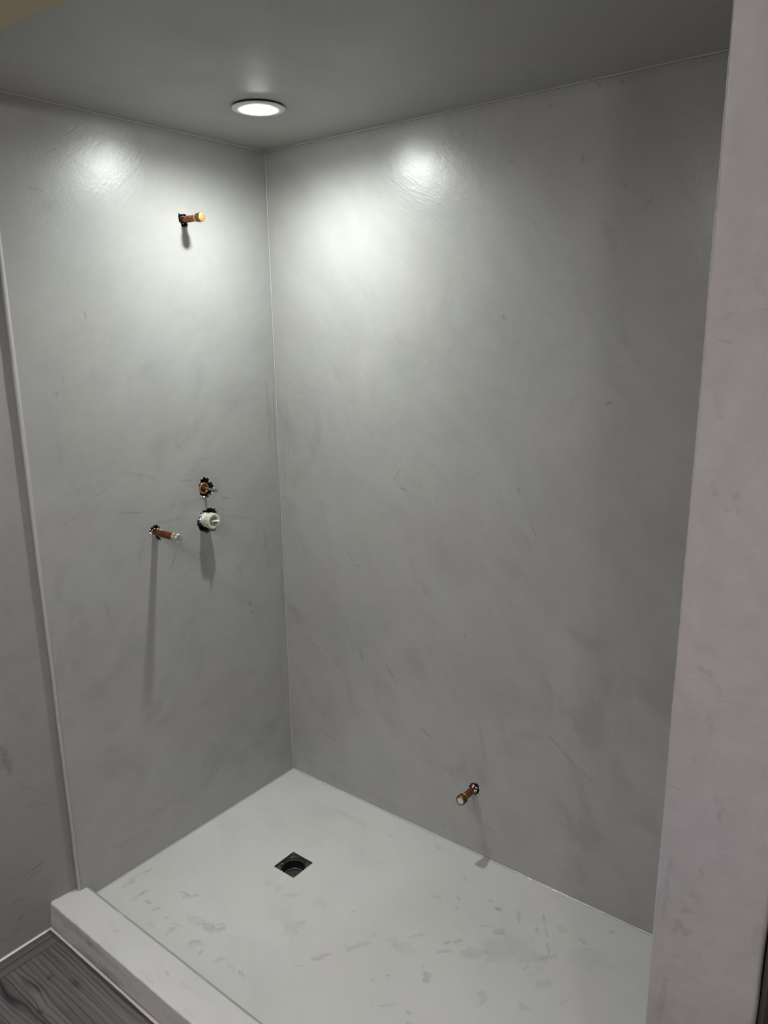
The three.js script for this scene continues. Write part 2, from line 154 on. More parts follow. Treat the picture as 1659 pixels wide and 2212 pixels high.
const topHole = [[0.3733, 2.0603], [0.3696, 2.0673], [0.3636, 2.0651], [0.3533, 2.0680], [0.3435, 2.0661], [0.3417, 2.0576], [0.3418, 2.0430], [0.3398, 2.0364], [0.3492, 2.0306], [0.3618, 2.0305], [0.3660, 2.0388], [0.3727, 2.0469]];
const stemHole = [[0.3666, 1.2275], [0.3592, 1.2390], [0.3443, 1.2461], [0.3289, 1.2415], [0.3194, 1.2282], [0.3100, 1.2138], [0.3086, 1.1984], [0.3123, 1.1860], [0.3207, 1.1810], [0.3319, 1.1755], [0.3451, 1.1746], [0.3603, 1.1806], [0.3685, 1.1917], [0.3696, 1.2089]];
const valveHole = [[0.3866, 1.1030], [0.3766, 1.1139], [0.3738, 1.1306], [0.3643, 1.1351], [0.3486, 1.1342], [0.3299, 1.1360], [0.3140, 1.1330], [0.3042, 1.1212], [0.2995, 1.1115], [0.2979, 1.0913], [0.3016, 1.0698], [0.3107, 1.0585], [0.3311, 1.0574], [0.3500, 1.0560], [0.3678, 1.0643], [0.3799, 1.0756], [0.3877, 1.0903]];
const spoutHole = [[0.5716, 1.1108], [0.5650, 1.1196], [0.5528, 1.1252], [0.5413, 1.1227], [0.5302, 1.1163], [0.5277, 1.1054], [0.5287, 1.0953], [0.5324, 1.0816], [0.5346, 1.0707], [0.5460, 1.0753], [0.5585, 1.0915], [0.5690, 1.1021]];
const lowHole = [[0.8330, 0.2394], [0.8390, 0.2515], [0.8510, 0.2572], [0.8650, 0.2579], [0.8722, 0.2492], [0.8724, 0.2357], [0.8697, 0.2191], [0.8648, 0.2132], [0.8537, 0.2184], [0.8415, 0.2193], [0.8353, 0.2266]];

// ------------------------------------------------------------------ the shower's shell
const CEMENT = [0.335, 0.335, 0.322];
const backCement = cement({ s0: -0.1, t0: -0.06, W: 1.95, H: 2.42, px: 720, seed: 1, base: CEMENT, marks: backMarks, coat: 0.4, slant: -0.95, scatter: 25, cloud: 1.35 });
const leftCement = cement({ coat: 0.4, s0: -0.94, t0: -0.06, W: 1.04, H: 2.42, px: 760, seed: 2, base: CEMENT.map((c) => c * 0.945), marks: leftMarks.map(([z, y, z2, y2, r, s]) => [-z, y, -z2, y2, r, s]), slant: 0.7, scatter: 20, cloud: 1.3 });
const floorCement = cement({ s0: -0.05, t0: -0.05, W: 1.9, H: 1.0, px: 860, seed: 3, base: [0.465, 0.465, 0.45], marks: floorMarks, slant: 0.4, scatter: 25, cloud: 1.0, streaks: 0.5, stain: 0.95, rough: 0.5, relief: 0.0006 });
const ceilCement = cement({ s0: -0.1, t0: -0.1, W: 2.0, H: 1.25, px: 420, seed: 4, base: [0.4, 0.4, 0.384], slant: 1.2, scatter: 10, cloud: 0.5, rough: 0.55, relief: 0.0004 });
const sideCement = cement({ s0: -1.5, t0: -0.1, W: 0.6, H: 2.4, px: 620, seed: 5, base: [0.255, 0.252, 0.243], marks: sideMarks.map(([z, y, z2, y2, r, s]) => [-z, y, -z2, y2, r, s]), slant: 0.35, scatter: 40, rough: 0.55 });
const nibCement = cement({ s0: -0.1, t0: -0.1, W: 0.7, H: 2.5, px: 700, seed: 6, base: [0.335, 0.319, 0.326], marks: nibMarks.map(([x, y, x2, y2, r, s]) => [(x - 1.728) * 0.913 + 0.005, 1.715 + (y - 1.715) * 0.913, (x2 - 1.728) * 0.913 + 0.005, 1.715 + (y2 - 1.715) * 0.913, r * 0.9, s]), slant: 1.45, scatter: 60, hue: 4, cloud: 1.3, mottle: 2.6, rough: 0.42, relief: 0.0016, stain: 0.7 });
const frontStreaks = []; { const r = seeded(64); for (let k = 0; k < 120; k++) { const s = -0.05 + 1.9 * r(), t = 1.036 + 0.085 * r(); frontStreaks.push([s, t, s + 0.05 + 0.16 * r(), t + 0.01 * (r() - 0.5), 0.004 + 0.014 * r(), 0.25 + 0.3 * r()]); } } // darker streaks along the kerb's front face
const kerbCement = cement({ s0: -0.05, t0: 0.88, W: 1.9, H: 0.36, px: 860, seed: 8, base: [0.5, 0.498, 0.485], marks: kerbMarks.concat(frontStreaks), slant: 0.1, scatter: 60, cloud: 0.6, stain: 0.7, rough: 0.5, relief: 0.0008 });
const brokenCore = plain(0.035, 0.032, 0.03, 0.9);
const cavityShade = plain(0.006, 0.006, 0.006, 0.95);  // near-black colour stands for the shade inside the wall holes
const plasterWhite = plain(0.72, 0.71, 0.69, 0.45);
const membraneBlack = plain(0.008, 0.008, 0.008, 0.6);
const paint = plain(0.55, 0.54, 0.52, 0.7);

const rTop = ragged(topHole, 11, 0.006), rStem = ragged(stemHole, 12, 0.006), rValve = ragged(valveHole, 13, 0.008), rSpout = ragged(spoutHole, 14, 0.006), rLow = ragged(lowHole, 15, 0.006);
const turned = (h) => h.map(([z, y]) => [-z, y]).reverse();
// left wall: shape drawn in (-z, y), turned so that its face looks to +x
{
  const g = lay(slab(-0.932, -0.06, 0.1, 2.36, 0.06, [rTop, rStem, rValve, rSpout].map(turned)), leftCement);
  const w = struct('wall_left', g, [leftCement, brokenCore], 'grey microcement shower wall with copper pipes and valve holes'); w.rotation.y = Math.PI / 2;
  for (const [k, h] of [rTop, rStem, rValve, rSpout].entries()) {
    const o = turned(h);
    mesh('cavity_shade', new THREE.PlaneGeometry(0.13, 0.13).translate(o[0][0] + 0.01, o[0][1], -0.058), cavityShade, w);
    mesh('chipped_plaster', crumbs(rimSpots(o, 30 + k, [10, 44, 14, 34][k], 0.0012, [0.003, 0.0042, 0.0036, 0.0048][k], 0.005), 50 + k), plasterWhite, w);
    mesh('torn_membrane', crumbs(rimSpots(o, 70 + k, [26, 9, 26, 12][k], 0.0015, 0.0036, 0.003), 90 + k), membraneBlack, w);
  }
}
{
  const g = lay(slab(-0.1, -0.06, 1.84, 2.36, 0.06, [rLow]), backCement);
  const w = struct('wall_back', g, [backCement, brokenCore], 'grey microcement shower wall with one low copper pipe');
  mesh('cavity_shade', new THREE.PlaneGeometry(0.13, 0.13).translate(0.853, 0.238, -0.058), cavityShade, w);
  mesh('chipped_plaster', crumbs(rimSpots(rLow, 35, 26, 0.0012, 0.0055, 0.006), 55), plasterWhite, w);
  mesh('torn_membrane', crumbs(rimSpots(rLow, 75, 12, 0.0015, 0.0036, 0.003), 95), membraneBlack, w);
}
// floor of the shower with a square hole for the drain, falling gently to the left wall
const DRAIN = [0.363, 0.364, 0.455, 0.455];
{
  const hole = [[DRAIN[0], DRAIN[1]], [DRAIN[2], DRAIN[1]], [DRAIN[2], DRAIN[3]], [DRAIN[0], DRAIN[3]]].map(([x, z]) => [x, -z]).reverse();
  const g = slab(-0.05, -0.925, 1.84, 0.05, 0.06, [hole]); g.rotateX(-Math.PI / 2);
  const p = g.attributes.position; for (let i = 0; i < p.count; i++) p.setY(i, p.getY(i) - 0.012 + 0.0083 * p.getX(i));
  lay(g, floorCement, 0, 2); g.computeVertexNormals();
  struct('floor', g, [floorCement, brokenCore], 'pale grey microcement shower floor with dark stains and square drain hole');
}
struct('ceiling', lay(box(-0.1, 2.3, -0.1, 1.9, 2.36, 1.15), ceilCement, 0, 2), ceilCement, 'grey ceiling above the shower with a downlight');
// right wall of the shower: a thin nib whose end faces the bathroom, its edges rounded by hand
const NIB = { x0: 1.7527, x1: 1.8868, z: 1.02 };
{
  const r = 0.005, pr = []; const arcTo = (cx, cz, a0) => { for (let k = 0; k <= 5; k++) { const a = a0 + k / 5 * Math.PI / 2; pr.push([cx + r * Math.cos(a), cz + r * Math.sin(a)]); } };
  const { x0, x1, z } = NIB;
  for (let k = 0; k <= 5; k++) { const a = Math.PI - k / 5 * Math.PI / 2; pr.push([x0 + r + r * Math.cos(a), z - r + r * Math.sin(a)]); }
  for (let k = 1; k < 9; k++) pr.push([x0 + r + (x1 - x0 - 2 * r) * k / 9, z]);
  for (let k = 0; k <= 5; k++) { const a = Math.PI / 2 - k / 5 * Math.PI / 2; pr.push([x1 - r + r * Math.cos(a), z - r + r * Math.sin(a)]); }
  pr.push([x1, 0.5], [x1, -0.01], [x0, -0.01], [x0, 0.5]);
  const n = pr.length, front = n - 4;
  const g = sweep(pr, -0.06, 2.36, 240, (x, zz, y) => [x, y, zz], (i, y) => {
    const lean = 0.0028 * (y - 1.5), edge = i < 7 ? 0.0012 * fbm(y * 9 + i * 0.05, 3.3, 3) + 0.0004 * noise(y * 70, i * 0.2) : i >= front - 6 && i < front ? 0.003 * fbm(y * 7 + i * 0.04, 8.1, 3) : 0;
    return [lean + edge, i < front ? 0.0012 * fbm(y * 6, i * 0.3, 3) : 0];
  }, [-0.1, -0.1, 0.7, 2.5, 0]);
  // sheet runs across in s and up in t
  const p = g.attributes.position, uv = g.attributes.uv, [s0, t0, W, H] = nibCement.userData.sheet;
  for (let i = 0; i < p.count; i++) { const x = p.getX(i), zz = p.getZ(i), s = zz > NIB.z - 0.02 ? x - NIB.x0 : x > 1.82 ? (NIB.x1 - NIB.x0) + (NIB.z - zz) * 0.4 : (zz - NIB.z) * 0.09; uv.setXY(i, (s - s0) / W, (p.getY(i) - t0) / H); }
  struct('wall_right', g, nibCement, 'pinkish grey plastered end of the wall closing the shower at right');
}
struct('trim', box(1.8872, -0.055, 0.0, 1.8932, 2.26, 1.010), plain(0.05, 0.043, 0.034, 0.7), 'added dark brown sheet darkening the far side of the plastered wall end');  // thin dark sheet added so this side of the nib looks unlit
// raised kerb across the shower's front, top sloping inwards, trowelled edges
{
  const pr = [[0.909, 0.0275], [0.935, 0.0305], [0.965, 0.0335], [0.995, 0.0362]];
  for (let k = 0; k <= 6; k++) { const a = Math.PI / 2 - k / 6 * (Math.PI / 2 - 0.05); pr.push([1.0135 + 0.0055 * Math.cos(a), 0.0325 + 0.0055 * Math.sin(a)]); }
  pr.push([1.0205, 0.015], [1.023, -0.01], [1.0255, -0.035], [1.0275, -0.06], [0.9, -0.06], [0.9, 0.02], [0.905, 0.025]);
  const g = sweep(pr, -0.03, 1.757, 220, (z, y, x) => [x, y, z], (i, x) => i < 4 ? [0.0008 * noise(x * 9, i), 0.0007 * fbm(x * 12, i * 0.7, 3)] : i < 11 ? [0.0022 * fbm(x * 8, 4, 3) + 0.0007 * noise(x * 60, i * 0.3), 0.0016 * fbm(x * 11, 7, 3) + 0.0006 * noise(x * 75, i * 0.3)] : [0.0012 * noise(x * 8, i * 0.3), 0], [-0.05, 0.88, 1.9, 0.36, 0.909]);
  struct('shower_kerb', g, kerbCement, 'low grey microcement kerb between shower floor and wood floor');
}
// ------------------------------------------------------------------ seams and beads (trim)
const bead = (r, n, place, from, to, steps, wob = 0.25, f = 30, seed = 0) => {
  const pr = [[-0.0006, -0.0006]]; for (let k = 0; k <= n; k++) { const a = k / n * Math.PI / 2; pr.push([r - r * Math.sin(a), r - r * Math.cos(a)]); }
  return sweep(pr, from, to, steps, place, (i, l) => { const w = wob * (fbm(l * f + seed, seed + 0.5, 3) * 1.3); return i ? [pr[i][0] * w, pr[i][1] * w] : [0, 0]; });
};
const seam = plain(0.36, 0.36, 0.345, 0.3), glossSeam = plain(0.42, 0.42, 0.405, 0.16), sealant = plain(0.62, 0.58, 0.58, 0.35), darkSeam = plain(0.33, 0.335, 0.31, 0.6), ochre = plain(0.3, 0.22, 0.1, 0.8);
struct('trim', bead(0.0035, 5, (p, q, y) => [p, y, q], -0.02, 2.3, 300, 0.35, 14, 1), seam, 'bead in the corner where both shower walls meet');
struct('trim', bead(0.0045, 5, (p, q, x) => [x, -0.012 + 0.0083 * x + p, q], 0, 1.76, 300, 0.5, 40, 2), glossSeam, 'glossy bead between shower floor and back wall');
struct('trim', bead(0.004, 5, (p, q, z) => [p, -0.012 + q, z], 0, 0.9, 160, 0.5, 30, 3), seam, 'bead between shower floor and left wall');
struct('trim', bead(0.004, 5, (p, q, x) => [x, 2.3 - p, q], 0, 1.76, 240, 0.5, 22, 4), ceilCement, 'bead between ceiling and back wall');
struct('trim', bead(0.004, 6, (p, q, z) => [p, 2.3 - q, z], 0, 1.1, 160, 0.12, 9, 5), ceilCement, 'rounded bead between ceiling and left wall');
// end of the thicker shower wall: a narrow lit edge strip
{
  const pr = [[-0.016, 0.925], [-0.0155, 0.9335], [-0.004, 0.9352], [-0.0012, 0.9345], [0.0004, 0.9322], [0.0004, 0.925]];
  struct('trim', sweep(pr, -0.01, 2.3, 280, (x, z, y) => [x, y, z], (i, y) => (i > 0 && i < 5) ? [i > 2 ? 0.0012 * fbm(y * 9, 2, 3) : 0, 0.0022 * fbm(y * 6, 5, 3) + 0.0006 * noise(y * 50, 1)] : [0, 0]), plain(0.39, 0.378, 0.378, 0.5), 'pale vertical edge strip where the left shower wall ends');
}
// dark line along the kerb's inner edge
{
  const pr = [[0.8960, 0.012], [0.8975, 0.0175], [0.9010, 0.0222], [0.9055, 0.0258], [0.9095, 0.0280], [0.9105, 0.0272], [0.909, 0.012]];
  struct('trim', sweep(pr, 0, 1.755, 200, (z, y, x) => [x, y, z], (i, x) => [0.0018 * fbm(x * 4, 3, 3), 0.0004 * noise(x * 20, 4)]), darkSeam, 'darker line along the inner edge of the kerb');
}
struct('trim', bead(0.006, 5, (p, q, z) => [-0.015 + p, 0.0245 + 0.11 * (z - 0.905) + q, z], 0.933, 1.016, 60, 0.5, 60, 6), glossSeam, 'white bead where the kerb meets the left wall');
struct('trim', bead(0.0055, 5, (p, q, z) => [-0.015 + p, -0.047 + q, z], 1.02, 3.05, 300, 0.2, 12, 7), sealant, 'white sealant bead at the foot of the left bathroom wall');
struct('trim', bead(0.0065, 5, (p, q, x) => [x, -0.047 + p, 1.0265 + q], -0.015, 1.76, 300, 0.3, 12, 8), sealant, 'pinkish white sealant bead at the foot of the kerb');

// ------------------------------------------------------------------ the bathroom around the camera
{ // left bathroom wall lies a little behind the shower wall's face
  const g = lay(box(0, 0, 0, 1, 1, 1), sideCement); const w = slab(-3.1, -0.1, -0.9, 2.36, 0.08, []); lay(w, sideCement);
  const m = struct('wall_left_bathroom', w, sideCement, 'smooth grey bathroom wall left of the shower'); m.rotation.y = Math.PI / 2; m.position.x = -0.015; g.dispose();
}
struct('wall_front', box(-0.1, -0.1, 3.1, 2.98, 2.36, 3.2), paint);
struct('wall_far_right', box(2.9, -0.1, -0.1, 3.0, 2.36, 3.1), paint);
struct('wall_back_right', box(1.8, -0.1, -0.08, 2.9, 2.36, 0), paint);
{
  const ce = plain(0.48, 0.405, 0.27, 0.8), pr = []; // the lower bathroom ceiling starts above the kerb with a rough edge
  const s = new THREE.Shape(); s.moveTo(-0.1, -3.15); s.lineTo(2.98, -3.15); s.lineTo(2.98, -1.045);
  for (let k = 0; k <= 120; k++) { const x = 2.98 - k / 120 * 3.08; s.lineTo(x, -(1.148 - 0.054 * x) - 0.004 * fbm(x * 8, 2.2, 3)); }
  const g = new THREE.ExtrudeGeometry(s, { depth: 0.1, bevelEnabled: true, bevelSize: 0.004, bevelThickness: 0.004, bevelSegments: 2 }); g.rotateX(-Math.PI / 2).translate(0, 2.264, 0);
  struct('ceiling', g, [ce, ochre], 'beige bathroom ceiling outside the shower');
}
struct('floor', box(-0.1, -0.12, 0, 2.95, -0.057, 3.1), plain(0.03, 0.028, 0.027, 0.9), 'dark grey wood plank floor of the bathroom');
// ------------------------------------------------------------------ wood planks
const wood = (() => {
  const w = 1400, h = 800, W = 1.4, H = 0.8, data = new Uint8Array(w * h * 4), aux = new Uint8Array(w * h * 4), r = seeded(77), knots = [];
  for (let k = 0; k < 26; k++) knots.push([r() * W, r() * H, 0.015 + 0.05 * r(), (r() - 0.5) * 0.06]);
  knots.push([0.11, 0.133, 0.05, 0.03], [0.36, 0.12, 0.03, -0.03], [0.16, 0.26, 0.12, 0.06], [0.08, 0.2, 0.08, -0.04]);
  for (let j = 0; j < h; j++) for (let i = 0; i < w; i++) {
    const u = (i + 0.5) / w * W, v = (j + 0.5) / h * H; let q = v + 0.012 * fbm(u * 2.2, v * 9, 3); 
    let kn = 0; for (const [ku, kv, l, a] of knots) { const dx = (u - ku) / l, dy = (v - kv) / 0.016, d = dx * dx + dy * dy; if (d < 9) { q += a * 0.35 * Math.exp(-d); kn += Math.exp(-d * 3.2); } }
    const lines = noise(u * 1.3, q * 130), pore = noise(u * 9, q * 420), wide = fbm(u * 1.1 + 8, q * 30, 3), ring = Math.pow(0.5 + 0.5 * Math.sin(q * 400 + 4 * wide), 4);
    const tn = Math.max(0.012, 0.092 * (1 + 0.6 * wide + 0.28 * lines + 0.2 * pore - 0.42 * ring - 0.5 * Math.min(1, kn))), k = 4 * (j * w + i);
    data[k] = toSRGB(tn * 1.07); data[k + 1] = toSRGB(tn * 0.95); data[k + 2] = toSRGB(tn * 0.97); data[k + 3] = 255;
    aux[k] = 128 + 50 * pore + 30 * lines; aux[k + 1] = 255 * Math.min(1, 0.52 - 0.08 * lines); aux[k + 3] = 255;
  }
  const map = dataTexture(data, w, h, true), b = dataTexture(aux, w, h, false); for (const t of [map, b]) t.wrapS = t.wrapT = THREE.RepeatWrapping;
  return new THREE.MeshPhysicalMaterial({ map, bumpMap: b, bumpScale: 0.0004, roughnessMap: b, roughness: 1 });
})();
{
  const floorMesh = scene.children[scene.children.length - 1], r = seeded(5);
  const plank = (x0, z0, x1, z1, ou, ov, turn) => {
    const c = 0.0012, y0 = -0.057, y1 = -0.047, P = [[x0, y0, z0], [x1, y0, z0], [x1, y0, z1], [x0, y0, z1], [x0, y1 - c, z0], [x1, y1 - c, z0], [x1, y1 - c, z1], [x0, y1 - c, z1], [x0 + c, y1, z0 + c], [x1 - c, y1, z0 + c], [x1 - c, y1, z1 - c], [x0 + c, y1, z1 - c]];
    const F = [[8, 11, 10, 9]]; for (let k = 0; k < 4; k++) { const n = (k + 1) % 4; F.push([4 + k, 8 + k, 8 + n, 4 + n], [k, 4 + k, 4 + n, n]); }
    const pos = [], uv = []; for (const f of F) for (const t of [0, 1, 2, 0, 2, 3]) { const q = P[f[t]]; pos.push(...q); const u = q[0] - x0, v = q[2] - z0; uv.push(...(turn ? [(v + ou) / 1.4, (u + ov) / 0.8] : [(u + ou) / 1.4, (v + ov) / 0.8])); }
    const g = new THREE.BufferGeometry(); g.setAttribute('position', new THREE.Float32BufferAttribute(pos, 3)); g.setAttribute('uv', new THREE.Float32BufferAttribute(uv, 2)); g.computeVertexNormals(); mesh('plank', g, wood, floorMesh);
  };
  const gap = 0.0006; let no = 0;
  for (let z = 1.02; z < 3.05; z += 1.2) plank(-0.015, z + gap, 0.05 - gap, Math.min(3.09, z + 1.2) - gap, 0.3, 0.55, true);
  for (let row = 0, z = 1.03; z < 2.3; row++, z += 0.171) { let x = 0.05; const first = [1.15, 0.75, 0.4, 0.95][row % 4]; for (let k = 0; x < 2.88; k++) { const e = Math.min(2.895, x + (k ? 1.2 : first)); plank(x + gap, z + gap, e - gap, z + 0.171 - gap, k || row > 1 ? r() * 1.4 : 0, k || row > 1 ? r() * 0.8 : row * 0.171, false); x = e; } no++; }
}

// ------------------------------------------------------------------ downlights
const whitePlastic = plain(0.72, 0.73, 0.71, 0.4), shadow_gap = plain(0.01, 0.01, 0.01, 0.8);
RectAreaLightUniformsLib.init();
function spot(name, at, tint, power, degrees, radius) {
  const l = new THREE.SpotLight(new THREE.Color().setRGB(...tint), power, 0, degrees * Math.PI / 180, 1, 2); l.name = name; l.position.set(...at); l.target.position.set(at[0], at[1] - 1, at[2]); l.target.name = 'aim';
  l.castShadow = true; l.shadow.radius = radius / 0.02; l.shadow.mapSize.set(2048, 2048); l.shadow.bias = -0.0005; return l;
}
function downlight(at, label, group, tint, glow) {
  const o = thing('recessed_downlight', label, 'light', at, group);
  mesh('shadow_gap', lathe([[0.046, -0.0005], [0.0685, -0.0005], [0.0690, -0.0042], [0.046, -0.0042]], 64), shadow_gap, o);  // black band painted for the shade in the gap above the ring
  mesh('trim_ring', lathe([[0.0402, -0.0035], [0.0705, -0.0038], [0.0716, -0.0050], [0.0706, -0.0066], [0.066, -0.0080], [0.056, -0.0092], [0.048, -0.0088], [0.0405, -0.0070], [0.0402, -0.0035]], 72), whitePlastic, o);
  const lens = new THREE.MeshPhysicalMaterial({ color: new THREE.Color().setRGB(0.8, 0.8, 0.8), roughness: 0.5, emissive: new THREE.Color().setRGB(...tint), emissiveIntensity: glow });
  const pts = []; for (let k = 0; k <= 10; k++) { const a = k / 10 * Math.PI / 2; pts.push([0.0001 + 0.040 * Math.sin(a), -0.0070 - 0.0095 * Math.cos(a)]); } pts.push([0.0398, -0.003], [0.0001, -0.003]);
  mesh('lens', lathe(pts, 48), lens, o); return o;
}
{
  downlight(SHOWER.at, 'round white downlight glowing in the ceiling above the shower corner', undefined, SHOWER.tint, SHOWER.glow);
  const p = [SHOWER.at[0], SHOWER.at[1] - 0.0185, SHOWER.at[2]];
  const a = spot('beam', p, SHOWER.tint, SHOWER.beam, SHOWER.beamAngle, 0.028), b = spot('spill', p, SHOWER.tint, SHOWER.spill, SHOWER.spillAngle, 0.028); scene.add(a, a.target, b, b.target);
  for (const { at, beam, around, say } of BATH_AT) {
    downlight(at, say, 'bathroom downlights', BATH.tint, BATH.glow);
    const l = spot('bathroom_beam', [at[0], at[1] - 0.0185, at[2]], BATH.tint, beam, BATH.beamAngle, 0.035); scene.add(l, l.target);
    if (!around) continue;
    const q = new THREE.PointLight(new THREE.Color().setRGB(...BATH.tint), around, 0, 2); q.name = 'bathroom_spill'; q.position.set(at[0], at[1] - 0.03, at[2]); q.castShadow = true; q.shadow.radius = 2.5; q.shadow.bias = -0.0005; scene.add(q);
  }
}

// ------------------------------------------------------------------ drain
const blackPlastic = plain(0.010, 0.010, 0.010, 0.16), drainGrey = plain(0.055, 0.054, 0.046, 0.3);
{
  const c = [(DRAIN[0] + DRAIN[2]) / 2, -0.0087, (DRAIN[1] + DRAIN[3]) / 2], o = thing('floor_drain', 'open square shower drain with a round black throat in the pale floor', 'drain', c), e = 0.0445;
  const s = new THREE.Shape([P2(-e, -e), P2(e, -e), P2(e, e), P2(-e, e)]); const hole = new THREE.Path(); hole.absarc(0, 0, 0.0405, 0, Math.PI * 2, true); s.holes.push(hole);
  mesh('corner_plate', new THREE.ExtrudeGeometry(s, { depth: 0.003, bevelEnabled: false, curveSegments: 40 }).rotateX(Math.PI / 2).translate(0, -0.008, 0), drainGrey, o);
  const fr = new THREE.Shape([P2(-e - 0.0008, -e - 0.0008), P2(e + 0.0008, -e - 0.0008), P2(e + 0.0008, e + 0.0008), P2(-e - 0.0008, e + 0.0008)]); fr.holes.push(new THREE.Path([P2(-e + 0.0004, -e + 0.0004), P2(-e + 0.0004, e - 0.0004), P2(e - 0.0004, e - 0.0004), P2(e - 0.0004, -e + 0.0004)]));
  mesh('frame', new THREE.ExtrudeGeometry(fr, { depth: 0.012, bevelEnabled: false }).rotateX(Math.PI / 2).translate(0, -0.0015, 0), drainGrey, o);
  mesh('rim_ring', lathe([[0.0405, -0.0075], [0.0425, -0.0068], [0.0425, -0.0112], [0.0405, -0.012], [0.0392, -0.0105], [0.0405, -0.0075]], 64), blackPlastic, o);
  mesh('throat', lathe([[0.0415, -0.011], [0.0398, -0.013], [0.0392, -0.016], [0.0398, -0.018], [0.0392, -0.04], [0.0365, -0.042], [0.0355, -0.0435], [0.0365, -0.0455], [0.0345, -0.048], [0.0338, -0.05], [0.0343, -0.053], [0.033, -0.085], [0.0001, -0.086], [0.0001, -0.09], [0.045, -0.09], [0.0445, -0.011]], 64), blackPlastic, o);
  const pale = plain(0.3, 0.3, 0.29, 0.2); for (const [rr, yy, w] of [[0.0402, -0.0095, 0.0006], [0.0396, -0.0135, 0.0005], [0.0352, -0.0440, 0.0007], [0.0342, -0.0500, 0.0004]]) mesh('glint_ring', new THREE.TorusGeometry(rr, w, 8, 72).rotateX(Math.PI / 2).translate(0, yy, 0), pale, o);  // pale rings drawn as glints on the ridges of the black throat
  mesh('plaster_splash', crumbs([[-0.036, -0.0085, -0.030, 0.0035], [0.039, -0.008, -0.012, 0.0032], [0.040, -0.009, -0.006, 0.003], [-0.039, -0.0085, 0.014, 0.0028], [-0.043, -0.004, -0.043, 0.0025], [0.036, -0.0075, -0.022, 0.002]], 141), plain(0.35, 0.35, 0.33, 0.4), o);
  mesh('trap_cup', lathe([[0.0001, -0.084], [0.016, -0.084], [0.0185, -0.080], [0.0195, -0.080], [0.0195, -0.0855]], 40), drainGrey, o);
}

// ------------------------------------------------------------------ copper stubs and the valve
function metal(r, g, b, rough, seed, dirt) { // tarnished metal: cloudy colour on a small sheet
  const n = 256, d = new Uint8Array(n * n * 4), a = new Uint8Array(n * n * 4);
  for (let j = 0; j < n; j++) for (let i = 0; i < n; i++) { const k = 4 * (j * n + i), x = i / n * 6.2832, f = fbm(Math.cos(x) * 2.2 + seed, j / n * 7 + Math.sin(x) * 2.2, 4), q = 1 + dirt * f, m = fbm(i / 20 + seed, j / 20, 2);
    d[k] = toSRGB(r * q); d[k + 1] = toSRGB(g * q * (1 + 0.25 * dirt * m)); d[k + 2] = toSRGB(b * q); d[k + 3] = 255; a[k] = 128 + 90 * m; a[k + 1] = 255 * Math.min(1, Math.max(0.1, rough - 0.25 * f)); a[k + 2] = 255; a[k + 3] = 255; }
  const map = dataTexture(d, n, n, true), aux = dataTexture(a, n, n, false);
  return new THREE.MeshPhysicalMaterial({ map, roughnessMap: aux, roughness: 1, metalness: 1, bumpMap: aux, bumpScale: 0.0003 });
}
const copper = metal(0.26, 0.085, 0.035, 0.42, 3, 1.1), brass = metal(0.2, 0.115, 0.035, 0.38, 9, 1.0), brightBrass = metal(0.66, 0.43, 0.18, 0.45, 14, 0.5), tinned = metal(0.72, 0.71, 0.69, 0.28, 21, 0.5), bronze = metal(0.6, 0.3, 0.08, 0.35, 27, 0.6), steel = metal(0.42, 0.38, 0.36, 0.4, 33, 0.4);
const pipeShape = (r, from, to, bend = 0) => { const g = new THREE.CylinderGeometry(r, r, to - from, 36, 12, true).rotateX(Math.PI / 2).translate(0, 0, (from + to) / 2); return g; };
const splash = (r, z0, z1, n, seed, size) => { const q = seeded(seed), s = []; for (let k = 0; k < n; k++) { const a = q() * 6.2832, z = z0 + (z1 - z0) * q() * q(); s.push([r * Math.cos(a), r * Math.sin(a), z, size * (0.5 + q())]); } return crumbs(s, seed + 1); };
{ // upper outlet
  const o = thing('copper_pipe_stub', 'short capped copper pipe stub high on the left wall below the downlight', 'pipe', [0, 2.0505, 0.3553]); o.rotation.y = Math.PI / 2;
  mesh('pipe', pipeShape(0.0098, -0.05, 0.075), copper, o);
  mesh('solder_ring', ahead(lathe([[0.0098, 0.0600], [0.0108, 0.0615], [0.0112, 0.0660], [0.0118, 0.0700], [0.0098, 0.0705]], 40)), brightBrass, o);
  const c = mesh('end_cap', ahead(lathe([[0.0105, 0.0690], [0.0128, 0.0695], [0.0133, 0.0705], [0.0133, 0.0885], [0.0126, 0.0896]], 40)), brass, o);
  mesh('cap_face', ahead(lathe([[0.0128, 0.0893], [0.0120, 0.0903], [0.0020, 0.0906], [0.00005, 0.0906]], 40)), brightBrass, c);
  mesh('plaster_splash', splash(0.0102, -0.004, 0.012, 9, 101, 0.0022), plasterWhite, o);
  mesh('black_sealant', splash(0.0100, -0.008, 0.016, 26, 103, 0.0030), membraneBlack, o);
}
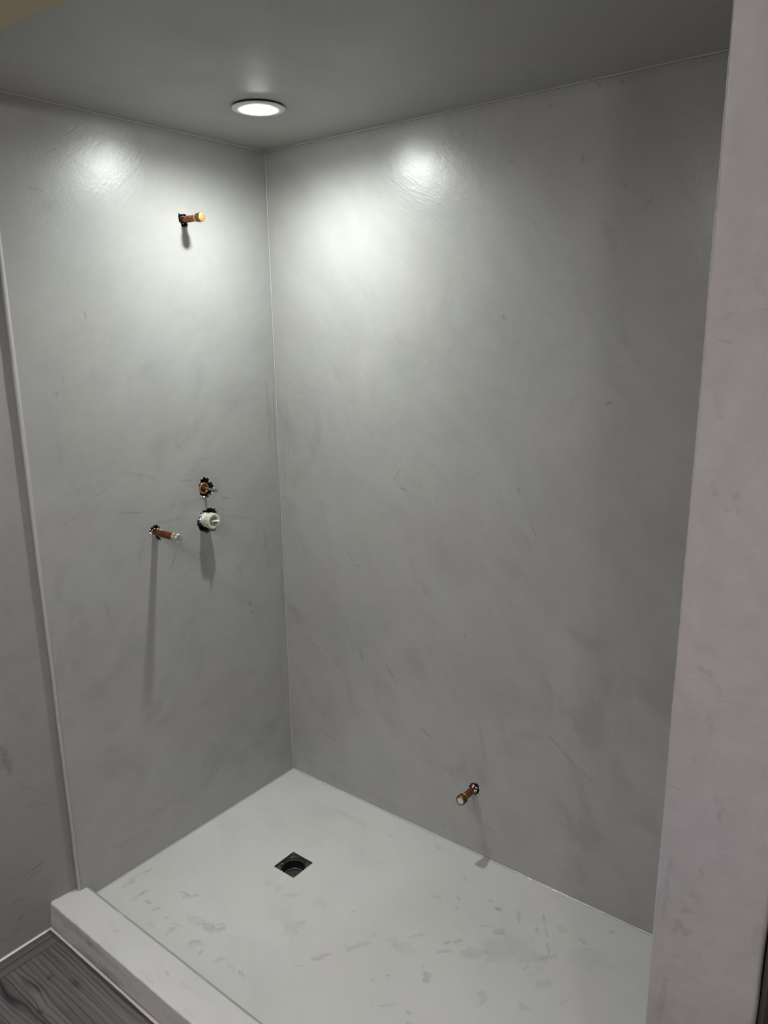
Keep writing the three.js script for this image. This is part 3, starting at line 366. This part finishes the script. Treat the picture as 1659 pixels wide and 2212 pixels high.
{ // bath spout outlet
  const o = thing('copper_pipe_stub', 'copper pipe stub with silvery soldered cap, lowest fitting on the left wall', 'pipe', [0, 1.1008, 0.5493]); o.rotation.y = Math.PI / 2;
  mesh('pipe', pipeShape(0.0112, -0.05, 0.105), copper, o);
  mesh('solder_ring', ahead(lathe([[0.0112, 0.0925], [0.0126, 0.0935], [0.0132, 0.0960], [0.0136, 0.0985], [0.0112, 0.0990]], 40)), brightBrass, o);
  const c = mesh('end_cap', ahead(lathe([[0.0120, 0.0985], [0.0134, 0.0990], [0.0140, 0.1010], [0.0141, 0.1170], [0.0134, 0.1195]], 40)), tinned, o);
  mesh('cap_face', ahead(lathe([[0.0136, 0.1190], [0.0122, 0.1215], [0.0070, 0.1228], [0.00005, 0.1232]], 40)), tinned, c);
  mesh('plaster_splash', splash(0.0116, -0.006, 0.022, 24, 111, 0.0028), plasterWhite, o);
  mesh('black_sealant', splash(0.0112, -0.008, 0.010, 14, 113, 0.0026), membraneBlack, o);
}
{ // low outlet on the back wall
  const o = thing('copper_pipe_stub', 'short copper pipe stub with brass end cap, low on the back wall near the floor', 'pipe', [0.8506, 0.2345, 0]);
  mesh('pipe', pipeShape(0.0112, -0.05, 0.068), copper, o);
  mesh('solder_ring', ahead(lathe([[0.0112, 0.0560], [0.0142, 0.0568], [0.0152, 0.0590], [0.0148, 0.0615], [0.0112, 0.0620]], 40)), brightBrass, o);
  const c = mesh('end_cap', ahead(lathe([[0.0130, 0.0610], [0.0160, 0.0620], [0.0166, 0.0645], [0.0165, 0.0790], [0.0155, 0.0822], [0.0110, 0.0832], [0.00005, 0.0832]], 40)), brass, o);
  mesh('cap_face', ahead(lathe([[0.0116, 0.0828], [0.0108, 0.0838], [0.0060, 0.0842], [0.00005, 0.0842]], 40)).translate(0.0012, 0.0012, 0), tinned, c);
  mesh('plaster_splash', splash(0.0118, -0.004, 0.020, 22, 121, 0.0030), plasterWhite, o);
}
{ // stop valve with bare stem
  const o = thing('stop_valve', 'brass valve with a thin bare stem in the upper ragged wall hole', 'valve', [0, 1.2083, 0.3457]); o.rotation.y = Math.PI / 2;
  mesh('bonnet_ring', ahead(lathe([[0.0115, -0.030], [0.0190, -0.028], [0.0200, -0.012], [0.0200, -0.0040], [0.0182, -0.0010], [0.0140, -0.0012], [0.0118, -0.0040], [0.0115, -0.030]], 40)), bronze, o);
  mesh('packing', ahead(lathe([[0.0042, -0.02], [0.0042, -0.0015], [0.0070, 0.0006], [0.0112, -0.0030], [0.0114, -0.02]], 36)), membraneBlack, o);
  mesh('stem', ahead(lathe([[0.0044, -0.02], [0.0044, 0.046], [0.0040, 0.0468], [0.0040, 0.0638], [0.0036, 0.0643], [0.0018, 0.0643], [0.0016, 0.0600], [0.00005, 0.0600]], 28)), steel, o);
  const t = []; for (let k = 0; k < 14; k++) { const a = k / 14 * 6.2832; t.push(new THREE.BoxGeometry(0.0009, 0.0009, 0.016).translate(0.0040 * Math.cos(a), 0.0040 * Math.sin(a), 0.0555)); }
  mesh('spline', mergeGeometries(t), steel, o);
}
{ // mixer cartridge under its white guard
  const cream = plain(0.46, 0.48, 0.37, 0.35), milky = plain(0.66, 0.67, 0.62, 0.3), glassy = plain(0.30, 0.33, 0.29, 0.25);
  const o = thing('mixer_valve', 'white plastic valve guard with a small tab in the lower ragged wall hole', 'valve', [0, 1.1042, 0.3562]); o.rotation.y = Math.PI / 2;
  mesh('sleeve', ahead(lathe([[0.0205, -0.045], [0.0205, 0.004], [0.0214, 0.006], [0.0214, 0.009], [0.0203, 0.010], [0.0203, 0.013], [0.0214, 0.014], [0.0214, 0.020], [0.0228, 0.024], [0.0246, 0.0285], [0.0246, 0.032]], 56)), milky, o);
  const g = mesh('guard', ahead(lathe([[0.0246, 0.028], [0.0262, 0.0295], [0.0266, 0.031], [0.0266, 0.0490], [0.0258, 0.0515], [0.0240, 0.0523], [0.0190, 0.0523], [0.0174, 0.0512], [0.0170, 0.0480], [0.0168, 0.030]], 56)), cream, o);
  const ribs = []; for (let k = 0; k < 18; k++) { const a = k / 18 * 6.2832; ribs.push(new THREE.BoxGeometry(0.0016, 0.0012, 0.018).translate(0.0266, 0, 0.040).rotateZ(a)); }
  mesh('rib', mergeGeometries(ribs), cream, g).userData.kind = 'stuff';
  mesh('inner_dish', ahead(lathe([[0.0169, 0.046], [0.0150, 0.040], [0.0100, 0.0385], [0.0040, 0.0380], [0.00005, 0.0380]], 40)), glassy, o);
  const f = new THREE.Shape(); f.moveTo(-0.0165, 0.038); f.lineTo(0.0165, 0.038); f.lineTo(0.0165, 0.046); f.quadraticCurveTo(0.0165, 0.058, 0.0080, 0.0660); f.lineTo(0.0035, 0.0665); f.quadraticCurveTo(0.003, 0.050, -0.0165, 0.0440); f.lineTo(-0.0165, 0.038);
  mesh('tab', new THREE.ExtrudeGeometry(f, { depth: 0.0016, bevelEnabled: true, bevelSize: 0.0005, bevelThickness: 0.0005, bevelSegments: 2 }).translate(0, 0, -0.0013).rotateX(Math.PI / 2).rotateZ(0.04), milky, o);
  mesh('cross_rib', new THREE.BoxGeometry(0.0012, 0.032, 0.004).translate(0, 0, 0.0415), milky, o);
  mesh('foil_scrap', splash(0.0214, -0.004, 0.022, 46, 131, 0.0038), tinned, o);
  mesh('black_sealant', splash(0.0214, -0.006, 0.020, 40, 137, 0.0038), membraneBlack, o);
}
scene.traverse((m) => { if (/^(plaster_splash|chipped_plaster|torn_membrane|black_sealant|foil_scrap)/.test(m.name)) m.userData.kind = 'stuff'; });   // crumbs nobody could count
shade(scene);
renderer.render(scene, camera);
